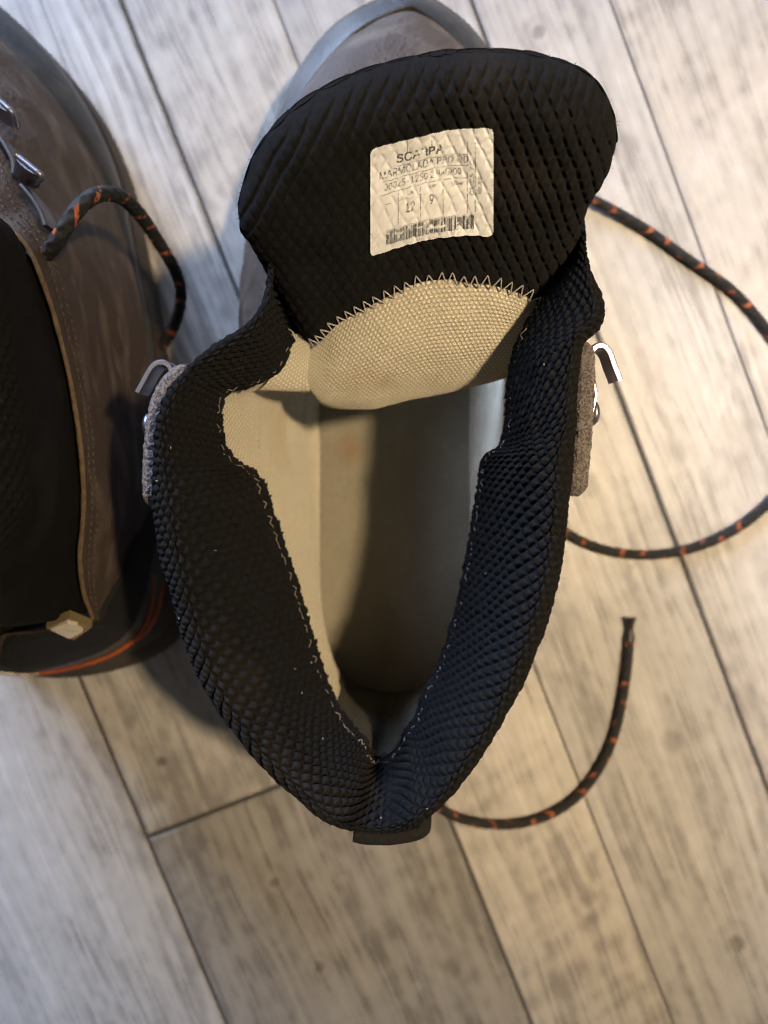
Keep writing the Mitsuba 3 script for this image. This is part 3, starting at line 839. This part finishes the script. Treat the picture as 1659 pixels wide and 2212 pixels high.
# topline follows the collar, low under it, then the throat
tm = [[0, .0095, .098], [-.024, .018, .099], [-.038, .055, .099], [-.044, .085, .099], [-.044, .115, .100], [-.038, .15, .100], [-.030, .18, .092], [-.016, .205, .083], [0, .212, .080]]
tl = [[-p[0] * .98, p[1], p[2]] for p in tm]
lower_boot(B1, fr1, med1, lat1, np.array(tm), np.array(tl), .010, stripe=True)

# pale flaps of suede with the top lace hooks
def flap(key, px, z_top, z_bot, th):
    c = spline(np.array([W(*p, z_top) for p in px])[:, :2], 120)
    n = len(c)
    t = np.gradient(c, axis=0); t /= np.linalg.norm(t, axis=1, keepdims=True)
    nn = np.stack([-t[:, 1], t[:, 0]], 1)
    prof = [(-.5, 0), (-.52, .3), (-.5, .6), (-.5, .9), (-.42, .97), (-.2, 1.0), (.2, 1.0), (.42, .97), (.5, .9), (.5, .6), (.52, .3), (.5, 0)]
    fine = np.array([np.array([np.interp(q, np.linspace(0, 1, 12), [a[k] for a in prof]) for k in (0, 1)]) for q in np.linspace(0, 1, 60)])
    taper = np.clip(np.minimum(np.arange(n), n - 1 - np.arange(n)) / 9, 0, 1) ** .5
    P = np.zeros((n, 60, 3))
    P[:, :, :2] = c[:, None] + nn[:, None] * (fine[None, :, :1] * th * (.55 + .45 * taper[:, None, None]))
    P[:, :, 2] = z_bot + (z_top - z_bot) * fine[None, :, 1] * (.93 + .07 * taper[:, None])
    N = grid_normals(P)
    P += N * ((meshkit.fbm(P * 1100, 2, 51) - .5) * .0010)[..., None]
    V = P.reshape(-1, 3)
    f = grid_faces(n, 60)
    caps = []
    for i0, sgn in ((0, 1), ((n - 1) * 60, -1)):
        for k in range(30):
            a, b, c2, d = i0 + k, i0 + k + 1, i0 + 59 - k - 1, i0 + 59 - k
            caps += [[a, b, c2][::sgn], [a, c2, d][::sgn]]
    put(key, (V, np.vstack([f, caps])), 'm_suede')
flap(B1 + '__leather_flap', [(402, 795), (378, 812), (352, 845), (338, 880), (331, 925), (326, 980), (324, 1040), (325, 1095)], .1435, .092, .0060)
flap(B1 + '__leather_flap_001', [(1262, 735), (1266, 770), (1266, 830), (1263, 900), (1258, 970), (1252, 1030), (1247, 1072)], .1415, .092, .0064)

def hook(key, path_px, z0, z1, plate_px, rivet_px, side):
    c = spline(np.array([W(*p, z1) for p in path_px])[:, :2], 60, k='cubic')
    put(key, strip_extrude(c, z0, z1, .0018), 'm_steel', smooth=50)
    pc = spline(np.array([W(*p, z1) for p in plate_px])[:, :2], 40, k='cubic')
    put(key + '__plate', strip_extrude(pc, z0 - .003, z1 - .001, .0009), 'm_steel', smooth=50)
    q = W(*rivet_px, (z0 + z1) / 2)
    dome = trimesh.creation.icosphere(3, 1.0)
    v = np.asarray(dome.vertices) * np.array([.0016, .0034, .0034]) + q
    put(key + '__rivet', (v, dome.faces), 'm_steel')
hook(B1 + '__lace_hook', [(362, 850), (371, 815), (366, 793), (350, 783), (333, 787), (319, 804), (306, 828), (295, 847)], .130, .1385, [(352, 850), (340, 878), (330, 905), (322, 945)], (322, 920), -1)
hook(B1 + '__lace_hook_001', [(1283, 838), (1276, 800), (1276, 770), (1287, 750), (1301, 746), (1315, 757), (1325, 782), (1333, 803), (1340, 821)], .130, .1385, [(1280, 815), (1286, 832), (1290, 848), (1288, 866), (1283, 885), (1278, 915)], (1282, 892), 1)

# pull tab at the heel
c = spline(np.array([W(*p, .141) for p in [(916, 1768), (915, 1790), (905, 1800), (870, 1809), (835, 1813), (795, 1812), (766, 1806)]])[:, :2], 90)
put(B1 + '__pull_tab', strip_extrude(c, .108, .1415, .0042), 'm_shell', smooth=60)
# ------------------------------------------------------------------ laces
def lace(key, pts, r=.0020):
    V, f, uv = tube(np.array([W(*p) for p in pts]), r, 20, .00040, .00030)
    put(key, (V, f), 'm_lace', uv=uv)
R0 = .0023
lace(B1 + '__lace', [(1020, 330, .012), (1120, 365, .008), (1215, 400, .005), (1277, 430, .004), (1340, 463, .0032), (1420, 513, R0), (1500, 570, R0), (1580, 627, R0), (1650, 705, R0), (1715, 800, R0), (1745, 900, R0), (1725, 1000, R0), (1659, 1088, R0), (1590, 1142, R0), (1520, 1176, R0), (1440, 1196, R0), (1370, 1198, R0), (1300, 1186, R0), (1235, 1158, R0), (1150, 1100, R0), (1100, 1080, R0)])
lace(B1 + '__lace_001', [(850, 1600, .006), (890, 1690, R0), (940, 1738, R0), (985, 1764, R0), (1045, 1779, R0), (1110, 1780, R0), (1180, 1762, R0), (1240, 1725, R0), (1290, 1665, R0), (1322, 1600, R0), (1342, 1520, R0), (1353, 1450, R0), (1358, 1400, R0), (1360, 1372, R0)])
tip = spline(np.array([W(1359, 1385, R0), W(1360, 1360, R0), W(1361, 1334, R0)]), 30)
tt = np.linspace(0, 1, 30)
put(B1 + '__lace_001__aglet', tube(tip, .0024 - .0008 * np.sin(np.pi * tt) ** 2 + .0006 * (tt > .9), 16)[:2], 'm_aglet')

# ------------------------------------------------------------------ the second boot, at the left
B2 = 'hiking_boot_001'
labels[B2] = {'label': 'brown leather hiking boot at the left edge, laced, with an orange line round its heel', 'category': 'boot', 'group': 'pair of hiking boots'}
fr2 = Frame(W(200, 1458, .006), (-.1800, .205, 0), True)
rear_px = [(273, 1443), (377, 1396), (425, 1330), (440, 1240), (425, 1120), (385, 980)]
front_px = [(333, 770), (331, 745), (325, 690), (307, 610), (286, 515), (281, 480), (268, 404), (245, 333), (208, 250), (167, 180), (104, 104), (50, 50), (0, 8), (-60, -35)]
med2 = np.vstack([[[0, 0]], fr2.local(Ws(rear_px, .007))[:, :2], fr2.local(Ws(front_px, .024))[:, :2], [[0, fr2.len]]])
lat2 = med2 * np.array([-1, 1]); lat2[1:6, 0] *= .85
edge_px = [(200, 1338, .088), (182, 1286, .095), (172, 1208, .101), (178, 1130, .104), (180, 1059, .105), (172, 955, .106), (161, 877, .107), (146, 798, .109), (130, 733, .111), (104, 642, .115), (78, 572, .119), (52, 525, .121), (20, 497, .122), (-25, 480, .121)]
edge_l = fr2.local(Ws(edge_px))
throat_l = fr2.local(Ws([(-30, 400, .112), (-40, 310, .100), (-70, 230, .090), (-120, 150, .082)]))
heel_l = np.vstack([[[0, .026, .080]], fr2.local(Ws([(10, 1368, .084), (110, 1360, .085)]))])
topm2 = np.vstack([heel_l, edge_l, throat_l, [[.0, .225, .074]]])
topl2 = topm2 * np.array([-1, 1, 1])
e2, Pw2, loop2, base2, n2 = lower_boot(B2, fr2, med2, lat2, topm2, topl2, .0125)
# pale cut edge along the leather's top, with its two rows of stitches
ne = 131
i0_ = int(np.argmin(((e2[:131] - fr2.world(edge_l[:1])) ** 2).sum(1)))
cut = e2[i0_:112] + np.array([.0002, 0, .0003])
put(B2 + '__upper__cut_edge', tube(cut, .0006 + .0003 * meshkit.noise(np.linspace(0, 40, len(cut))[:, None] * np.ones(3), 2), 8)[:2], 'm_cut')
st = []
for off in (3, 5):
    line = spline(Pw2[i0_:104, -1 - off], 150)
    for q in range(0, 148, 2):
        a, b = line[q] + [.0004, 0, .0004], line[q] * .3 + line[q + 1] * .7 + [.0004, 0, .0004]
        st.append(tube(np.array([a, (a + b) / 2 + [.0002, 0, .0003], b]), .00028, 5)[:2])
put(B2 + '__upper__stitching', join(st), 'm_thread_brown')

# black cuff: same pattern of knit, placed on this boot
EL = np.vstack([heel_l, edge_l])
ring2 = np.vstack([EL[::-1], (EL * np.array([-1, 1, 1]))[1:]])
rows, rows_l = [], []
for e in ring2:
    c = np.array([0, np.clip(e[1], .075, .13)]); d = c - e[:2]; d /= np.linalg.norm(d)
    hl_ = np.clip((.075 - e[1]) / .03, 0, 1)
    q = lambda k, z: np.r_[e[:2] + d * (k + .015 * hl_ * np.clip((z - e[2]) / .05, 0, 1)), z]
    rows.append([q(.0030, e[2] - .010), q(.0018, e[2] + .008), q(-.0010, .128), q(-.0025, .143), q(-.0010, .153), q(.0050, .158), q(.0130, .153), q(.0190, .125), q(.0175, .121)])
    rows_l.append([q(.0182, .123), q(.0190, .10), q(.019, .06), q(.018, .032)])
def to_second(Q):
    return fr2.world(Q)
P2, *_ = fabric_sheet(B2 + '__collar', np.array(rows), 620, 150, 'm_black', xf=to_second)
PL2, s5, v5 = loft(np.array(rows_l), 200, 50)
S, Vv = np.meshgrid(s5, v5, indexing='ij')
put(B2 + '__lining', (to_second(PL2).reshape(-1, 3), grid_faces(200, 50)), 'm_cream', uv=np.stack([S * .8, Vv], -1).reshape(-1, 2))
# dark rubber counter round the heel, over the leather
yl = loop2[:, 1]
lim = np.clip(1.05 - np.maximum(yl - .012, 0) / .062, 0, 1)
keep = np.where(lim > .03)[0]
order = np.r_[keep[keep >= n2 // 2], keep[keep < n2 // 2]]
Nn2 = grid_normals(Pw2, True)
if (Nn2[order[len(order) // 2], 10] @ np.r_[-fr2.a, 0]) < 0:
    Nn2 = -Nn2
rowsc = []
for i in order:
    f = np.linspace(0, lim[i], 24) * 39
    k0 = np.clip(np.floor(f).astype(int), 0, 38); w = (f - k0)[:, None]
    a_ = Pw2[i, k0] * (1 - w) + Pw2[i, k0 + 1] * w
    n_ = Nn2[i, k0]
    th = np.r_[np.full(22, .0014), .0016, .0014][:, None]
    w_ = a_ + n_ * th
    w_[-1] = w_[-2] - n_[-1] * .0034 + [0, 0, .0009]
    rowsc.append(w_)
rowsc = np.array(rowsc)
put(B2 + '__heel_counter', (rowsc.reshape(-1, 3), grid_faces(len(order), 24)), 'm_shell')

# hooks on the second boot
def hook2(key, path_px, z0, z1, plate_px=None):
    c = spline(np.array([W(*p, z1) for p in path_px])[:, :2], 50, k='cubic')
    put(key, strip_extrude(c, z0, z1, .0018), 'm_steel', smooth=50)
def prong(key, px, zs):
    Pq = np.array([W(a_[0], a_[1], z) for a_, z in zip(px, zs)])
    nrm = np.cross(Pq[1] - Pq[0], Pq[3] - Pq[0]); nrm /= np.linalg.norm(nrm)
    nrm = nrm if nrm[2] > 0 else -nrm
    u = np.linspace(0, 1, 24); w = np.linspace(0, 1, 10)
    G_ = (1 - u)[:, None, None] * ((1 - w)[None, :, None] * Pq[0] + w[None, :, None] * Pq[3]) + u[:, None, None] * ((1 - w)[None, :, None] * Pq[1] + w[None, :, None] * Pq[2])
    up_, dn = G_ + nrm * (.0004 + .0012 * np.sin(np.pi * u) ** .6)[:, None, None], (G_ - nrm * .0010)[:, ::-1]
    full = np.concatenate([up_, dn, up_[:, :1]], 1)
    V = full.reshape(-1, 3); f = grid_faces(24, 21)
    caps = []
    for i0, sg_ in ((0, 1), (23 * 21, -1)):
        for k in range(1, 19):
            caps.append([i0, i0 + k, i0 + k + 1][::sg_])
    e0 = np.vstack([G_[0, 0] - (G_[1, 0] - G_[0, 0]) * .1, G_[::4, 0], G_[-1, 0]])
    edge = tube(np.vstack([e0, G_[-1, 4], G_[-1, -1]]), .0009, 10, .0006)[:2]
    put(key, (V, np.vstack([f, caps])), 'm_steel_dimmed', smooth=45)
    put(key + '__edge', edge, 'm_steel')
prong(B2 + '__lace_hook', [(-24, 198), (24, 240), (40, 277), (-20, 232)], [.106, .106, .100, .098])
prong(B2 + '__lace_hook_001', [(36, 336), (86, 376), (81, 406), (30, 372)], [.117, .117, .108, .108])
for key, pts, z in ((B2 + '__lace_hook__plate', [(-20, 285), (-2, 298), (14, 322), (26, 350), (28, 374)], .104), (B2 + '__lace_hook_001__plate', [(42, 398), (60, 418), (78, 444), (92, 475), (95, 486)], .112)):
    c = spline(np.array([W(*p, z) for p in pts])[:, :2], 30)
    put(key, strip_extrude(c, z - .010, z, .0016), 'm_steel_dimmed', smooth=60)

# heel badge and the pale lettering on the heel
def quad_slab(px, z, th, key, m, zs=None):
    P = np.array([W(p[0], p[1], z if zs is None else zs[k]) for k, p in enumerate(px)])
    nrm = np.cross(P[1] - P[0], P[2] - P[0]); nrm /= np.linalg.norm(nrm)
    if nrm[2] < 0:
        nrm = -nrm
    k = len(P)
    V = np.vstack([P + nrm * th, P - nrm * .002]); f = [[0, i, i + 1] for i in range(1, k - 1)]
    for i in range(k):
        j = (i + 1) % k
        f += [[i, i + k, j + k], [i, j + k, j]]
    put(key, (V, np.array(f)), m, smooth=False)
quad_slab([(100, 1352), (150, 1330), (199, 1350), (160, 1378)], .0, .0008, B2 + '__heel_badge', 'm_badge_rim', [.104, .107, .100, .097])
quad_slab([(112, 1352), (147, 1336), (168, 1344), (166, 1352), (180, 1357), (152, 1371)], .0, .0016, B2 + '__heel_badge__emblem', 'm_badge', [.1035, .1063, .1045, .1035, .1010, .0990])

tx = meshkit.text_mesh('SCARPA', .006, .0008, True)
tv = np.asarray(tx.vertices); tw_ = tv[:, 0].max()
oh = fr2.world(np.array([[0, 0, 0.0]]))[0]
tvw = []
for v in tv:
    lx = -.010 + (v[0] - tw_ * .5) * .62
    i = np.argmin(np.abs(fr2.local(rowsc[:, 8])[:, 0] - lx))
    bp_ = rowsc[i, 5 + int(np.clip(v[1] / .0010, -2, 12))]
    tvw.append(np.r_[bp_[:2] + np.array(-fr2.a) * (.0004 + v[2]), bp_[2]])
put(B2 + '__heel_counter__lettering', (np.array(tvw), tx.faces), 'm_badge', smooth=False)
# lace of the second boot
lace(B2 + '__lace', [(60, 560, .104), (96, 550, .110), (112, 535, .114), (130, 510, .117), (154, 470, .118), (182, 438, .116), (208, 422, .112), (234, 418, .106), (260, 425, .098), (282, 442, .088), (304, 466, .078), (328, 500, .066), (350, 535, .056), (370, 568, .047), (386, 605, .039), (391, 642, .032), (383, 686, .024), (365, 726, .016), (340, 754, .010), (310, 775, .006)], .0021)

# ------------------------------------------------------------------ lint on the collar
parts = []
for px, py in [(372, 971), (335, 1040), (676, 1435), (1047, 1235), (657, 1498), (383, 1336), (468, 1185), (820, 1762), (918, 1744), (640, 1440), (700, 1590), (1170, 790)]:
    d = np.linalg.norm(np.array([[W(px, py, q[2])[0] - q[0], W(px, py, q[2])[1] - q[1]] for q in P.reshape(-1, 3)[::23]]), axis=1) if False else None
    parts.append((px, py))
flatP = P.reshape(-1, 3)
proj = np.c_[829.5 + FPX * (flatP[:, 0]) / ((flatP - EYE) @ FWD), 1106 - FPX * ((flatP - EYE) @ UPV) / ((flatP - EYE) @ FWD)]
bits = []
for px, py in parts:
    near = np.where(((proj - [px, py]) ** 2).sum(1) < 30)[0]
    if len(near):
        q = flatP[near[np.argmax(flatP[near, 2])]]
        ms = trimesh.creation.icosphere(1, 1.0)
        v = np.asarray(ms.vertices) * rng.uniform(.00016, .00042, 3) + q + [0, 0, .0003]
        bits.append((v, np.asarray(ms.faces)))
if bits:
    put('lint', join(bits), 'm_lint', smooth=False)
    labels['lint'] = {'label': 'tiny pale specks of lint on the black padded collar', 'category': 'lint', 'kind': 'stuff'}
